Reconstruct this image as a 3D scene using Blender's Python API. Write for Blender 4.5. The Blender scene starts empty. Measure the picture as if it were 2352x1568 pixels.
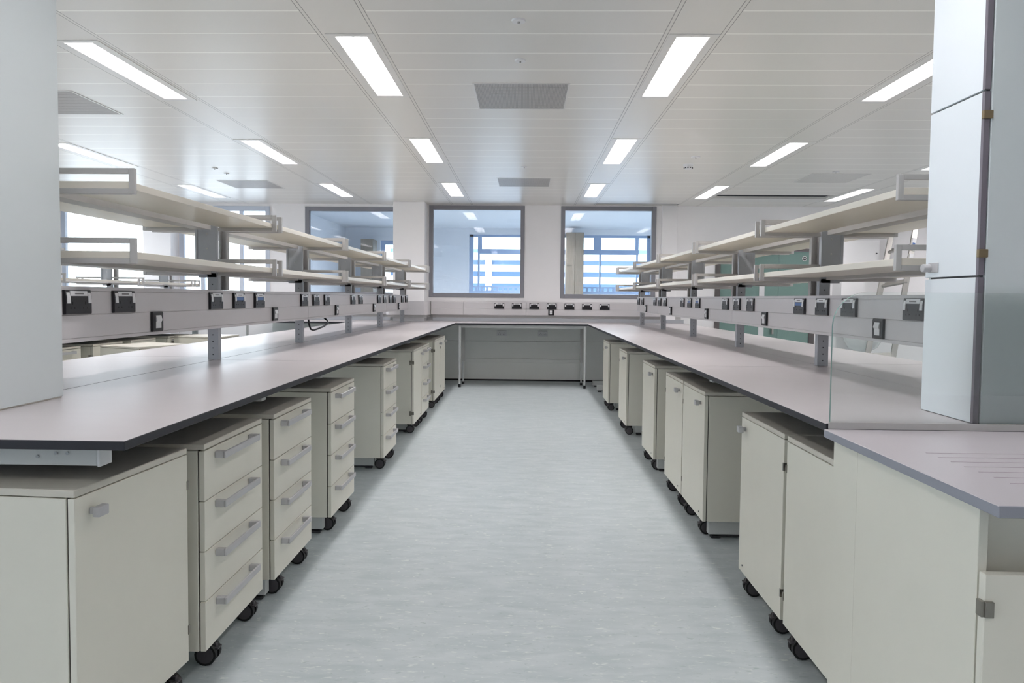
import bpy, math, random
from mathutils import Vector, Matrix
random.seed(7)
S = bpy.context.scene
COL = S.collection

# ------------------------------------------------------------------ camera
F_PX, PITCH, ROLL, YAW = 1641.225, 0.0434788, 0.0095016, -0.0233862
PCX, PCY, EYE = 1166.761, 755.194, 1.25634
cam_d = bpy.data.cameras.new('camera')
cam = bpy.data.objects.new('camera', cam_d)
COL.objects.link(cam)
S.camera = cam
cam_d.sensor_width = 36.0
cam_d.sensor_fit = 'HORIZONTAL'
cam_d.lens = 36.0 * F_PX / 2352.0
cam_d.shift_x = (1176.0 - PCX) / 2352.0
cam_d.shift_y = (PCY - 784.0) / 2352.0
cam_d.clip_start = 0.02
cam_d.clip_end = 300
r0 = Vector((math.cos(YAW), -math.sin(YAW), 0))
fw = Vector((math.sin(YAW) * math.cos(PITCH), math.cos(YAW) * math.cos(PITCH), -math.sin(PITCH)))
u0 = Vector((math.sin(YAW) * math.sin(PITCH), math.cos(YAW) * math.sin(PITCH), math.cos(PITCH)))
rt = math.cos(ROLL) * r0 + math.sin(ROLL) * u0
up = math.cos(ROLL) * u0 - math.sin(ROLL) * r0
M = Matrix(((rt.x, up.x, -fw.x, 0), (rt.y, up.y, -fw.y, 0), (rt.z, up.z, -fw.z, EYE), (0, 0, 0, 1)))
cam.matrix_world = M

# ------------------------------------------------------------------ world, exposure
W = bpy.data.worlds.new('sky')
S.world = W
W.use_nodes = True
wn = W.node_tree
bg = wn.nodes['Background']
bg.inputs['Color'].default_value = (0.87, 0.935, 1.0, 1)
bg.inputs['Strength'].default_value = 5.0
S.view_settings.view_transform = 'Standard'
S.view_settings.look = 'None'
S.view_settings.gamma = 1.0
S.view_settings.use_curve_mapping = False
S.view_settings.exposure = 0.32
LAMP = 3.8
LAMP_W = 12.2
S.cycles.max_bounces = 10
S.cycles.diffuse_bounces = 6
S.cycles.transparent_max_bounces = 24

# ------------------------------------------------------------------ materials
def lin(c):
    c /= 255.0
    return c / 12.92 if c <= 0.04045 else ((c + 0.055) / 1.055) ** 2.4

def mat(name, rgb, rough=0.5, metal=0.0, var=0.0, scale=6.0, stretch=(1, 1, 1), bump=0.0, spec=0.5, coat=0.0):
    m = bpy.data.materials.new(name)
    m.use_nodes = True
    nt = m.node_tree
    b = nt.nodes['Principled BSDF']
    c = [lin(v) for v in rgb]
    b.inputs['Base Color'].default_value = (*c, 1)
    b.inputs['Roughness'].default_value = rough
    b.inputs['Metallic'].default_value = metal
    b.inputs['Specular IOR Level'].default_value = spec
    b.inputs['Coat Weight'].default_value = coat
    if var > 0 or bump > 0:
        tc = nt.nodes.new('ShaderNodeTexCoord')
        mp = nt.nodes.new('ShaderNodeMapping')
        mp.inputs['Scale'].default_value = stretch
        nz = nt.nodes.new('ShaderNodeTexNoise')
        nz.inputs['Scale'].default_value = scale
        nz.inputs['Detail'].default_value = 4
        nt.links.new(tc.outputs['Object'], mp.inputs['Vector'])
        nt.links.new(mp.outputs['Vector'], nz.inputs['Vector'])
        if var > 0:
            r = nt.nodes.new('ShaderNodeValToRGB')
            r.color_ramp.elements[0].position = 0.3
            r.color_ramp.elements[1].position = 0.7
            r.color_ramp.elements[0].color = (*[v * (1 - var) for v in c], 1)
            r.color_ramp.elements[1].color = (*[min(1, v * (1 + var)) for v in c], 1)
            nt.links.new(nz.outputs['Fac'], r.inputs['Fac'])
            nt.links.new(r.outputs['Color'], b.inputs['Base Color'])
        if bump > 0:
            bp = nt.nodes.new('ShaderNodeBump')
            bp.inputs['Strength'].default_value = bump
            bp.inputs['Distance'].default_value = 0.002
            nt.links.new(nz.outputs['Fac'], bp.inputs['Height'])
            nt.links.new(bp.outputs['Normal'], b.inputs['Normal'])
    return m

def glass(name, tint, gloss=1.0):
    m = bpy.data.materials.new(name)
    m.use_nodes = True
    nt = m.node_tree
    nt.nodes.remove(nt.nodes['Principled BSDF'])
    out = nt.nodes['Material Output']
    tr = nt.nodes.new('ShaderNodeBsdfTransparent')
    tr.inputs['Color'].default_value = (*tint, 1)
    gl = nt.nodes.new('ShaderNodeBsdfGlossy')
    gl.inputs['Roughness'].default_value = 0.02
    gl.inputs['Color'].default_value = (gloss, gloss, gloss, 1)
    fr = nt.nodes.new('ShaderNodeFresnel')
    fr.inputs['IOR'].default_value = 1.5
    mx = nt.nodes.new('ShaderNodeMixShader')
    nt.links.new(fr.outputs[0], mx.inputs[0])
    nt.links.new(tr.outputs[0], mx.inputs[1])
    nt.links.new(gl.outputs[0], mx.inputs[2])
    nt.links.new(mx.outputs[0], out.inputs['Surface'])
    return m

def emis(name, rgb, s):
    m = bpy.data.materials.new(name)
    m.use_nodes = True
    nt = m.node_tree
    b = nt.nodes['Principled BSDF']
    b.inputs['Base Color'].default_value = (*rgb, 1)
    b.inputs['Emission Color'].default_value = (*rgb, 1)
    b.inputs['Emission Strength'].default_value = s
    return m

def linoleum():
    m = mat('linoleum', (172, 184, 186), 0.42, spec=0.35)
    nt = m.node_tree
    b = nt.nodes['Principled BSDF']
    tc = nt.nodes.new('ShaderNodeTexCoord')
    def noise(sc, st, det, dist=0.0):
        mp = nt.nodes.new('ShaderNodeMapping')
        mp.inputs['Scale'].default_value = st
        n = nt.nodes.new('ShaderNodeTexNoise')
        n.inputs['Scale'].default_value = sc
        n.inputs['Detail'].default_value = det
        n.inputs['Distortion'].default_value = dist
        nt.links.new(tc.outputs['Object'], mp.inputs['Vector'])
        nt.links.new(mp.outputs['Vector'], n.inputs['Vector'])
        return n
    def ramp(n, p0, c0, p1, c1):
        r = nt.nodes.new('ShaderNodeValToRGB')
        r.color_ramp.elements[0].position = p0
        r.color_ramp.elements[1].position = p1
        r.color_ramp.elements[0].color = (*[lin(v) for v in c0], 1)
        r.color_ramp.elements[1].color = (*[lin(v) for v in c1], 1)
        nt.links.new(n.outputs['Fac'], r.inputs['Fac'])
        return r
    a = ramp(noise(5.5, (1, 3.2, 1), 8, 0.6), 0.30, (170, 180, 183), 0.72, (188, 195, 198))
    f = noise(26, (1, 3.0, 1), 5, 0.8)
    fr = nt.nodes.new('ShaderNodeMapRange')
    fr.inputs['From Min'].default_value = 0.60
    fr.inputs['From Max'].default_value = 0.70
    nt.links.new(f.outputs['Fac'], fr.inputs['Value'])
    g = noise(31, (1, 2.6, 1), 5, 0.8)
    gr = nt.nodes.new('ShaderNodeMapRange')
    gr.inputs['From Min'].default_value = 0.62
    gr.inputs['From Max'].default_value = 0.72
    nt.links.new(g.outputs['Fac'], gr.inputs['Value'])
    m1 = nt.nodes.new('ShaderNodeMixRGB')
    m1.inputs[2].default_value = (lin(202), lin(208), lin(205), 1)
    nt.links.new(fr.outputs[0], m1.inputs[0])
    nt.links.new(a.outputs[0], m1.inputs[1])
    m2 = nt.nodes.new('ShaderNodeMixRGB')
    m2.inputs[2].default_value = (lin(160), lin(172), lin(173), 1)
    nt.links.new(gr.outputs[0], m2.inputs[0])
    nt.links.new(m1.outputs[0], m2.inputs[1])
    nt.links.new(m2.outputs[0], b.inputs['Base Color'])
    return m

def ceiling_mat():
    # metal planks 300 mm wide running across the room, light on the joint bevels painted as paler lines
    m = mat('ceiling_planks', (228, 226, 223), 0.33, spec=0.45)
    nt = m.node_tree
    b = nt.nodes['Principled BSDF']
    tc = nt.nodes.new('ShaderNodeTexCoord')
    sx = nt.nodes.new('ShaderNodeSeparateXYZ')
    nt.links.new(tc.outputs['Object'], sx.inputs[0])
    def math_(op, a, bv=None):
        n = nt.nodes.new('ShaderNodeMath')
        n.operation = op
        for i, q in enumerate((a, bv)):
            if q is None:
                continue
            if isinstance(q, (int, float)):
                n.inputs[i].default_value = q
            else:
                nt.links.new(q, n.inputs[i])
        return n.outputs[0]
    X, Y = sx.outputs[0], sx.outputs[1]
    ym = math_('ABSOLUTE', math_('SUBTRACT', math_('FRACT', math_('DIVIDE', math_('SUBTRACT', Y, 0.244 - 0.15), 0.3)), 0.5))
    seam = math_('LESS_THAN', ym, 0.017)
    strips = None
    lines = None
    for c in STRIPS:
        d = math_('ABSOLUTE', math_('SUBTRACT', X, c))
        s = math_('LESS_THAN', d, 0.165)
        l = math_('LESS_THAN', math_('ABSOLUTE', math_('SUBTRACT', d, 0.160)), 0.0022)
        l2 = math_('LESS_THAN', math_('ABSOLUTE', math_('SUBTRACT', d, 0.139)), 0.0022)
        l = math_('MAXIMUM', l, l2)
        strips = s if strips is None else math_('MAXIMUM', strips, s)
        lines = l if lines is None else math_('MAXIMUM', lines, l)
    seam = math_('MULTIPLY', seam, math_('SUBTRACT', 1.0, strips))
    m1 = nt.nodes.new('ShaderNodeMixRGB')
    m1.inputs[1].default_value = (lin(224), lin(222), lin(218), 1)
    m1.inputs[2].default_value = (lin(252), lin(251), lin(247), 1)
    nt.links.new(seam, m1.inputs[0])
    m2 = nt.nodes.new('ShaderNodeMixRGB')
    m2.inputs[2].default_value = (lin(150), lin(149), lin(147), 1)
    nt.links.new(lines, m2.inputs[0])
    nt.links.new(m1.outputs[0], m2.inputs[1])
    nt.links.new(m2.outputs[0], b.inputs['Base Color'])
    return m

STRIPS = [-6.05, -4.37, -2.488, -0.960, 0.877, 2.408, 4.262, 5.95]
CZ = 2.652
M_floor = linoleum()
M_ceil = ceiling_mat()
M_wall = mat('wall_paint', (242, 240, 241), 0.7, var=0.01, scale=3)
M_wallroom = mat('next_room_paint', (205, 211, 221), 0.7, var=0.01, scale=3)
M_under = mat('void_panel', (240, 241, 238), 0.6, var=0.01, scale=3)
M_cream = mat('cream_laminate', (228, 225, 213), 0.45, var=0.008, scale=12)
M_creamshade = mat('cream_laminate_shaded', (212, 207, 196), 0.5, var=0.008, scale=12)  # cream laminate painted darker to stand for the shade under the worktops
M_gap = mat('shadow_gap', (88, 84, 78), 0.8, var=0.02)
M_top = mat('worktop_laminate', (185, 180, 182), 0.36, var=0.012, scale=7, stretch=(1, 3, 1), spec=0.5)
M_edge = mat('worktop_core', (38, 38, 46), 0.5, var=0.03)
M_shelf = mat('shelf_board', (226, 220, 208), 0.35, var=0.008)
M_steel = mat('grey_powdercoat', (188, 186, 185), 0.42, metal=0.15, var=0.01)
M_steel2 = mat('grey_upright', (178, 181, 187), 0.42, metal=0.2, var=0.01)
M_frame = mat('bench_frame_grey', (204, 206, 206), 0.45, var=0.01)
M_trunk = mat('trunking_plastic', (211, 208, 210), 0.32, var=0.006, spec=0.5)
M_black = mat('black_plastic', (26, 25, 30), 0.35, var=0.02)
M_dgrey = mat('dark_grey_plastic', (58, 58, 62), 0.4, var=0.02)
M_hole = mat('pin_hole', (6, 6, 8), 0.8, var=0.02)
M_white = mat('white_plastic', (226, 226, 228), 0.35, var=0.005)
M_blue = mat('blue_film', (62, 100, 160), 0.3, var=0.03)
M_ink = mat('label_ink', (120, 118, 120), 0.6, var=0.02)
M_handle = mat('handle_grey', (190, 189, 191), 0.4, var=0.01)
M_tyre = mat('caster_black', (16, 15, 18), 0.5, var=0.03)
M_disc = mat('caster_disc', (78, 75, 79), 0.45, var=0.03)
M_brass = mat('hinge_bronze', (140, 124, 98), 0.35, metal=0.7, var=0.03)
M_nickel = mat('hinge_nickel', (150, 146, 138), 0.3, metal=0.8, var=0.03)
M_winframe = mat('window_frame_grey', (138, 138, 145), 0.5, var=0.01)
M_winpale = mat('window_frame_pale', (196, 203, 216), 0.5, var=0.01)
M_extframe = mat('blue_grey_frame', (140, 162, 196), 0.5, var=0.02)
M_backglass = mat('back_painted_glass', (235, 241, 246), 0.34, var=0.006, spec=0.4)
M_colglass = mat('column_glass_front', (215, 222, 224), 0.25, var=0.006, spec=0.5)
M_coltrim = mat('column_trim', (128, 122, 132), 0.4, metal=0.3, var=0.01)
M_teal = mat('teal_glass_door', (118, 146, 140), 0.25, var=0.01, coat=0.2)
M_doorframe = mat('dark_door_frame', (98, 92, 92), 0.5, var=0.01)
M_paneglass = glass('window_glass', (0.93, 0.96, 0.97))
M_tealglass = glass('screen_glass', (0.965, 0.985, 0.98))
M_glassedge = mat('glass_edge_green', (120, 150, 146), 0.15, var=0.02)
M_lamp = emis('lamp_diffuser', (1.0, 0.97, 0.98), LAMP)
M_louvre = mat('lamp_louvre', (242, 242, 244), 0.3, var=0.003)
M_grille = mat('perforated_grille', (160, 160, 160), 0.5, var=0.03, scale=40)
M_tile = mat('luminaire_tray', (222, 221, 219), 0.35, var=0.003)
M_alu = mat('aluminium', (176, 174, 170), 0.35, metal=0.8, var=0.03)
M_red = mat('red_plastic', (186, 50, 60), 0.4, var=0.02)
M_ceramic = mat('white_ceramic', (232, 234, 234), 0.12, var=0.003)
M_veneer = mat('grey_oak_veneer', (124, 115, 105), 0.55, var=0.18, scale=5, stretch=(14, 14, 0.8))
M_extwhite = mat('white_render', (240, 240, 240), 0.8, var=0.01)
M_extglass = mat('facade_glass', (112, 142, 182), 0.15, var=0.08, scale=0.8)
M_darkvoid = mat('ceiling_void', (30, 29, 30), 0.9, var=0.03)
M_cable = mat('black_cable', (24, 24, 28), 0.5, var=0.02)
M_sinktop = mat('drainer_top', (181, 176, 181), 0.35, var=0.008)
M_sinkedge = mat('drainer_edge', (146, 148, 158), 0.5, var=0.01)
M_groove = mat('drainer_groove', (172, 160, 170), 0.4, var=0.01)
M_ground = mat('paving', (170, 172, 176), 0.8, var=0.05, scale=0.6)
M_bluecore = mat('blue_panel', (150, 170, 205), 0.5, var=0.02)

# ------------------------------------------------------------------ mesh helpers
OFF = {}

class MB:
    def __init__(self):
        self.v, self.f, self.m = [], [], []
    def box(self, x0, x1, y0, y1, z0, z1, mi=0, top=None):
        if x0 > x1: x0, x1 = x1, x0
        if y0 > y1: y0, y1 = y1, y0
        if z0 > z1: z0, z1 = z1, z0
        n = len(self.v)
        self.v += [(x0, y0, z0), (x1, y0, z0), (x1, y1, z0), (x0, y1, z0), (x0, y0, z1), (x1, y0, z1), (x1, y1, z1), (x0, y1, z1)]
        self.f += [(n, n + 3, n + 2, n + 1), (n + 4, n + 5, n + 6, n + 7), (n, n + 1, n + 5, n + 4), (n + 1, n + 2, n + 6, n + 5), (n + 2, n + 3, n + 7, n + 6), (n + 3, n, n + 4, n + 7)]
        t = mi if top is None else top
        self.m += [mi, t, mi, mi, mi, mi]
        return self
    def cyl(self, c, axis, r, h, n=20, mi=0, r2=None, cap=None):
        # centred on c along axis
        r2 = r if r2 is None else r2
        ax = {'x': Vector((1, 0, 0)), 'y': Vector((0, 1, 0)), 'z': Vector((0, 0, 1))}[axis] if isinstance(axis, str) else Vector(axis).normalized()
        a = ax.orthogonal().normalized()
        b = ax.cross(a)
        c = Vector(c)
        k = len(self.v)
        for s, rr in ((-1, r), (1, r2)):
            for i in range(n):
                t = 2 * math.pi * i / n
                self.v.append(tuple(c + ax * (s * h / 2) + a * (rr * math.cos(t)) + b * (rr * math.sin(t))))
        for i in range(n):
            j = (i + 1) % n
            self.f.append((k + i, k + j, k + n + j, k + n + i))
            self.m.append(mi)
        cm = mi if cap is None else cap
        self.f.append(tuple(k + i for i in reversed(range(n))))
        self.f.append(tuple(k + n + i for i in range(n)))
        self.m += [cm, cm]
        return self
    def prism(self, pts, axis, a0, a1, mi=0, cap=None):
        # pts: polygon in the plane of the other two axes (cyclic order y,z for x; x,z for y; x,y for z)
        n = len(pts)
        k = len(self.v)
        for a in (a0, a1):
            for p, q in pts:
                self.v.append({'x': (a, p, q), 'y': (p, a, q), 'z': (p, q, a)}[axis])
        for i in range(n):
            j = (i + 1) % n
            self.f.append((k + i, k + j, k + n + j, k + n + i))
            self.m.append(mi)
        cm = mi if cap is None else cap
        self.f.append(tuple(k + i for i in reversed(range(n))))
        self.f.append(tuple(k + n + i for i in range(n)))
        self.m += [cm, cm]
        return self
    def tube(self, path, r, n=8, mi=0):
        P = [Vector(p) for p in path]
        k = len(self.v)
        for i, p in enumerate(P):
            d = (P[min(i + 1, len(P) - 1)] - P[max(i - 1, 0)]).normalized()
            a = d.orthogonal().normalized() if i == 0 else (pa - d * pa.dot(d)).normalized()
            pa = a
            b = d.cross(a)
            for j in range(n):
                t = 2 * math.pi * j / n
                self.v.append(tuple(p + a * (r * math.cos(t)) + b * (r * math.sin(t))))
        for i in range(len(P) - 1):
            for j in range(n):
                q = (j + 1) % n
                self.f.append((k + i * n + j, k + i * n + q, k + (i + 1) * n + q, k + (i + 1) * n + j))
                self.m.append(mi)
        self.f.append(tuple(k + j for j in reversed(range(n))))
        self.f.append(tuple(k + (len(P) - 1) * n + j for j in range(n)))
        self.m += [mi, mi]
        return self
    def build(self, name, mats, parent=None, bevel=0.0, smooth=False, seg=2):
        if not isinstance(mats, (list, tuple)):
            mats = [mats]
        o = OFF.get(parent.name, Vector((0, 0, 0))) if parent else Vector((0, 0, 0))
        me = bpy.data.meshes.new(name)
        me.from_pydata([(x - o[0], y - o[1], z - o[2]) for x, y, z in self.v], [], self.f)
        for m in mats:
            me.materials.append(m)
        me.polygons.foreach_set('material_index', self.m)
        me.update()
        import bmesh
        bm = bmesh.new()
        bm.from_mesh(me)
        bmesh.ops.recalc_face_normals(bm, faces=bm.faces)
        bm.to_mesh(me)
        bm.free()
        if smooth:
            for p in me.polygons:
                p.use_smooth = True
            me.set_sharp_from_angle(angle=math.radians(40))
        ob = bpy.data.objects.new(name, me)
        COL.objects.link(ob)
        if parent:
            ob.parent = parent
            OFF[ob.name] = o
        if bevel > 0:
            b = ob.modifiers.new('bevel', 'BEVEL')
            b.width = bevel
            b.segments = seg
            b.limit_method = 'ANGLE'
        return ob

def thing(name, label, cat, loc=(0, 0, 0), group=None, kind=None):
    o = bpy.data.objects.new(name, None)
    o.empty_display_size = 0.1
    COL.objects.link(o)
    o.location = loc
    OFF[o.name] = Vector(loc)
    if label: o['label'] = label
    if cat: o['category'] = cat
    if group: o['group'] = group
    if kind: o['kind'] = kind
    return o

def tag(o, label=None, cat=None, group=None, kind=None):
    if label: o['label'] = label
    if cat: o['category'] = cat
    if group: o['group'] = group
    if kind: o['kind'] = kind
    return o

def copy_tree(o, parent=None):
    c = o.copy()
    COL.objects.link(c)
    if parent is not None:
        c.parent = parent
    for ch in list(o.children):
        copy_tree(ch, c)
    return c

def cuts(x0, x1, y0, y1, holes):
    """rectangles of [x0,x1]x[y0,y1] left after cutting the holes"""
    xs = sorted({x0, x1, *[min(max(h[0], x0), x1) for h in holes], *[min(max(h[1], x0), x1) for h in holes]})
    out = []
    for a, b in zip(xs, xs[1:]):
        if b - a < 1e-6: continue
        xm = (a + b) / 2
        hs = sorted([(h[2], h[3]) for h in holes if h[0] < xm < h[1]])
        y = y0
        for p, q in hs:
            if p > y: out.append((a, b, y, p))
            y = max(y, q)
        if y < y1: out.append((a, b, y, y1))
    return out

# ------------------------------------------------------------------ room shell
XL, XR, YF, YB = -7.2, 6.6, -3.0, 10.83
tag(MB().box(XL - .2, XR + .2, YF - .2, YB + .12, -.12, 0).build('floor', M_floor), kind='structure')

lamp_rows = [(-.95, .18), (.880, .18), (-2.502, .165), (2.412, .165), (-4.37, .165), (4.262, .165), (-6.05, .165), (5.95, .165)]
lamp_y = [-1.02, 1.43, 3.88, 6.35, 8.80]
LAMPS = []
for li, (lx, lw) in enumerate(lamp_rows):
    for k, ly in enumerate(lamp_y):
        dy = 0.0
        if li in (2, 3): dy = .10
        if li in (4, 5, 6, 7): dy = .27
        LAMPS.append((lx, lw, ly + dy, ly + dy + 1.13, li, k))
SLOT = (2.56, 4.09, 9.64, 9.90)
SLOT2 = (1.04, 2.25, 10.58, 10.76)
holes = [(lx - lw / 2, lx + lw / 2, a, b) for lx, lw, a, b, _, _ in LAMPS] + [SLOT, SLOT2]
cm = MB()
for a, b, c, d in cuts(XL - .2, XR + .2, YF - .2, YB + .12, holes):
    cm.box(a, b, c, d, CZ, CZ + .02)
tag(cm.build('ceiling', M_ceil), kind='structure')
tag(MB().box(XL - .2, XR + .2, YF - .2, YB + .12, CZ + .14, CZ + .2).build('trim_1', M_darkvoid), kind='structure')
tag(MB().box(SLOT[0], SLOT[1], SLOT[3] + .003, SLOT[3] + .3, CZ - .012, CZ + .0).build('trim_2', M_tile), kind='structure')

WINS = [(-1.46, -.016, 1.26, 2.64), (.53, 1.957, 1.26, 2.64), (-3.347, -1.90, 1.26, 2.61), (-5.28, -3.886, .95, 2.61), (-7.10, -5.74, .85, 2.61)]
DOOR = (2.85, 4.338, 0, 2.03)
wb = MB()
for a, b, c, d in cuts(XL - .2, XR + .2, 0, CZ, WINS + [DOOR]):
    wb.box(a, b, YB, YB + .12, c, d)
tag(wb.build('wall_back', M_wall), kind='structure')
tag(MB().box(XR, XR + .15, YF, YB, 0, CZ).build('wall_right', M_wall), kind='structure')
tag(MB().box(XL, XR, YF - .15, YF, 0, CZ).build('wall_front', M_wall), kind='structure')
# left wall: a run of tall windows
LW = [(y, y + 2.0, .85, 2.60) for y in (-2.4, -.2, 2.0, 4.2, 6.4, 8.55)]
wl = MB()
for a, b, c, d in cuts(YF, YB, 0, CZ, LW):
    wl.box(XL - .15, XL, a, b, c, d)
tag(wl.build('wall_left', M_wall), kind='structure')

def window_y(n, x0, x1, z0, z1, fw=.062, mullions=(), rails=(), frame=M_winframe):
    t = thing('window_%d' % n, None, None, ((x0 + x1) / 2, YB, z0), kind='structure')
    m = MB()
    y0, y1 = YB - .012, YB + .07
    m.box(x0, x0 + fw, y0, y1, z0, z1).box(x1 - fw, x1, y0, y1, z0, z1)
    m.box(x0 + fw, x1 - fw, y0, y1, z0, z0 + fw).box(x0 + fw, x1 - fw, y0, y1, z1 - fw, z1)
    for a in mullions: m.box(a - .025, a + .025, y0 + .01, y1, z0 + fw, z1 - fw)
    for a in rails: m.box(x0 + fw, x1 - fw, y0 + .01, y1, a - .025, a + .025)
    m.build('window_frame', frame, t, bevel=.003)
    MB().box(x0 + fw, x1 - fw, YB + .03, YB + .038, z0 + fw, z1 - fw).build('window_pane', M_paneglass, t)
    return t
window_y(1, *WINS[0])
window_y(2, *WINS[1])
window_y(3, *WINS[2])
window_y(4, *WINS[3], fw=.07, frame=M_winpale, mullions=(-4.93, -4.33), rails=(1.16,))
window_y(15, *WINS[4], fw=.06, frame=M_winpale)
for i, (a, b, c, d) in enumerate(LW):
    t = thing('window_%d' % (5 + i), None, None, (XL, (a + b) / 2, c), kind='structure')
    m = MB()
    f = .06
    m.box(XL - .08, XL + .01, a, a + f, c, d).box(XL - .08, XL + .01, b - f, b, c, d)
    m.box(XL - .08, XL + .01, a + f, b - f, c, c + f).box(XL - .08, XL + .01, a + f, b - f, d - f, d)
    m.box(XL - .08, XL + .01, (a + b) / 2 - .025, (a + b) / 2 + .025, c + f, d - f)
    m.build('window_frame', M_winframe, t)
    MB().box(XL - .05, XL - .042, a + f, b - f, c + f, d - f).build('window_pane', M_paneglass, t)

# boxed columns on the back wall
tag(MB().box(-1.947, -1.48, 10.50, YB, 0, CZ).build('trim_3', M_wall, bevel=.004), kind='structure')
tag(MB().box(2.035, 2.255, 10.76, YB, 0, CZ).build('trim_4', M_wall, bevel=.004), kind='structure')
tag(MB().box(-5.72, -5.30, 10.60, YB, 0, CZ).build('trim_5', M_wall, bevel=.004), kind='structure')
# black skirting and closing panels under the worktop
tag(MB().box(-1.47, 2.03, 10.795, 10.83, 0, .022).box(-3.85, -1.96, 10.795, 10.83, 0, .022).build('baseboard_back', M_black), kind='structure')
vp = MB()
vp.box(-1.47, 2.03, 10.80, 10.83, .022, .600).box(-1.47, 2.03, 10.80, 10.83, .604, .86)
vp.box(-.92, .84, 10.775, 10.80, .279, .334)
vp.box(-3.85, -1.96, 10.80, 10.83, .022, .600).box(-3.85, -1.96, 10.80, 10.83, .604, .86)
tag(vp.build('trim_6', M_under, bevel=.002), kind='structure')

# teal double door
t = thing('door_1', None, None, (3.6, YB, 0), kind='structure')
m = MB()
m.box(2.85, 2.925, YB - .02, YB + .08, 0, 2.03).box(4.263, 4.338, YB - .02, YB + .08, 0, 2.03).box(2.925, 4.263, YB - .02, YB + .08, 1.99, 2.03)
m.build('door_frame', M_doorframe, t)
for x0, x1 in ((2.928, 3.796), (3.802, 4.260)):
    lf = MB().box(x0, x1, YB + .005, YB + .05, .01, 1.985).build('door_leaf', M_teal, t)
    if x0 < 3:
        MB().box(3.514, 3.592, YB - .002, YB + .01, .25, 1.62).build('vision_panel', M_white, lf)
        MB().box(3.70, 3.725, YB - .05, YB - .02, .75, 1.15).box(3.70, 3.725, YB - .02, YB + .006, .78, .80).box(3.70, 3.725, YB - .02, YB + .006, 1.10, 1.12).build('pull_handle', M_alu, lf)
s_ = MB().cyl((4.175, YB - .001, 1.885), 'y', .036, .006, 24, 0).build('door_sign', [M_white], t)
MB().cyl((4.175, YB - .005, 1.885), 'y', .027, .004, 24, 0).box(4.157, 4.193, YB - .009, YB - .006, 1.881, 1.889, 1).build('sign_face', [M_dgrey, M_white], s_)

# ------------------------------------------------------------------ the rooms beyond the back wall
NY = 14.5
tag(MB().box(-3.75, 9, YB + .12, NY + .2, -.12, 0).build('floor_next_room', M_floor), kind='structure')
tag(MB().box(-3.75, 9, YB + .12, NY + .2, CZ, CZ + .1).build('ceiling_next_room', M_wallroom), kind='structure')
FW = [(-1.14, 2.52, .35, 2.535), (-2.95, -2.0, .35, 2.40), (3.4, 8.4, .3, 2.5)]
m = MB()
for a, b, c, d in cuts(-3.75, 9, 0, CZ, FW):
    m.box(a, b, NY, NY + .2, c, d)
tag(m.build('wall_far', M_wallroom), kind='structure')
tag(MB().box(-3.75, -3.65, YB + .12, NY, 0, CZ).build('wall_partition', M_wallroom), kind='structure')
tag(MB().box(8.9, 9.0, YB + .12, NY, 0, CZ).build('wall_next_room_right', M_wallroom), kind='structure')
ROOM2_FILL = []
t = thing('window_11', None, None, (.7, NY + .1, .35), kind='structure')
m = MB()
for a, b in ((-1.14, -1.06), (2.46, 2.52)):
    m.box(a, b, NY + .08, NY + .16, .35, 2.535)
for a, b in ((-.97, -.885), (1.385, 1.53), (2.224, 2.29)):
    m.box(a, b, NY + .08, NY + .16, 2.245, 2.49)
for a, b in ((-.97, -.93), (1.50, 1.53), (2.25, 2.28)):
    m.box(a, b, NY + .08, NY + .16, .45, 2.15)
m.box(-.97, 2.29, NY + .075, NY + .165, 2.150, 2.245).box(-1.14, 2.52, NY + .08, NY + .16, 2.49, 2.535).box(-1.14, 2.52, NY + .08, NY + .16, .35, .45)
m.build('window_frame', M_extframe, t)
MB().box(-1.06, 2.46, NY + .12, NY + .125, .45, 2.49).build('window_pane', M_paneglass, t)
t = thing('window_12', None, None, (-2.5, NY + .1, .35), kind='structure')
m = MB()
m.box(-2.95, -2.87, NY + .08, NY + .16, .35, 2.40).box(-2.08, -2.0, NY + .08, NY + .16, .35, 2.40).box(-2.87, -2.08, NY + .08, NY + .16, 2.32, 2.40).box(-2.87, -2.08, NY + .08, NY + .16, .35, .43).box(-2.55, -2.49, NY + .08, NY + .16, .43, 2.32)
m.build('window_frame', M_extframe, t)
MB().box(-2.87, -2.08, NY + .12, NY + .125, .43, 2.32).build('window_pane', M_paneglass, t)
t = thing('window_14', None, None, (5.9, NY + .1, .35), kind='structure')  # out of view, added so that more daylight brightens the next room
m = MB()
for a in (3.4, 4.6, 5.8, 7.0, 8.32):
    m.box(a, a + .08, NY + .08, NY + .16, .3, 2.5)
m.box(3.4, 8.4, NY + .08, NY + .16, 2.42, 2.5).box(3.4, 8.4, NY + .08, NY + .16, .3, .38)
m.build('window_frame', M_extframe, t)
for x, y in ((.30, 12.0), (.32, 13.5), (2.72, 12.2), (-1.92, 12.2), (6.2, 12.2)):
    ROOM2_FILL.append((x, y))
# tall grey oak cupboard standing in the next room
t = thing('tall_cupboard', 'tall grey oak cupboard in the next room, at the left of the right window', 'cupboard', (.96, 14.2, 0))
MB().box(.79, 1.13, 13.95, 14.35, 0, 2.535).build('carcass', M_veneer, t, bevel=.003)
MB().box(.795, .958, 13.93, 13.95, .05, 2.53).box(.962, 1.125, 13.93, 13.95, .05, 2.53).build('door', M_veneer, t, bevel=.002)
MB().box(.805, .9, 13.915, 13.93, 1.9, 1.905).build('door_rail', M_gap, t)
t = thing('tall_cupboard', 'brown cupboard in the next room, seen beside the far window behind the wide left window', 'cupboard', (-3.1, 14.1, 0))
MB().box(-3.22, -2.98, 13.95, 14.35, 0, 2.38).build('carcass', M_veneer, t, bevel=.003)
MB().box(-3.215, -2.985, 13.93, 13.95, .05, 2.37).build('door', M_veneer, t, bevel=.002)
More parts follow.
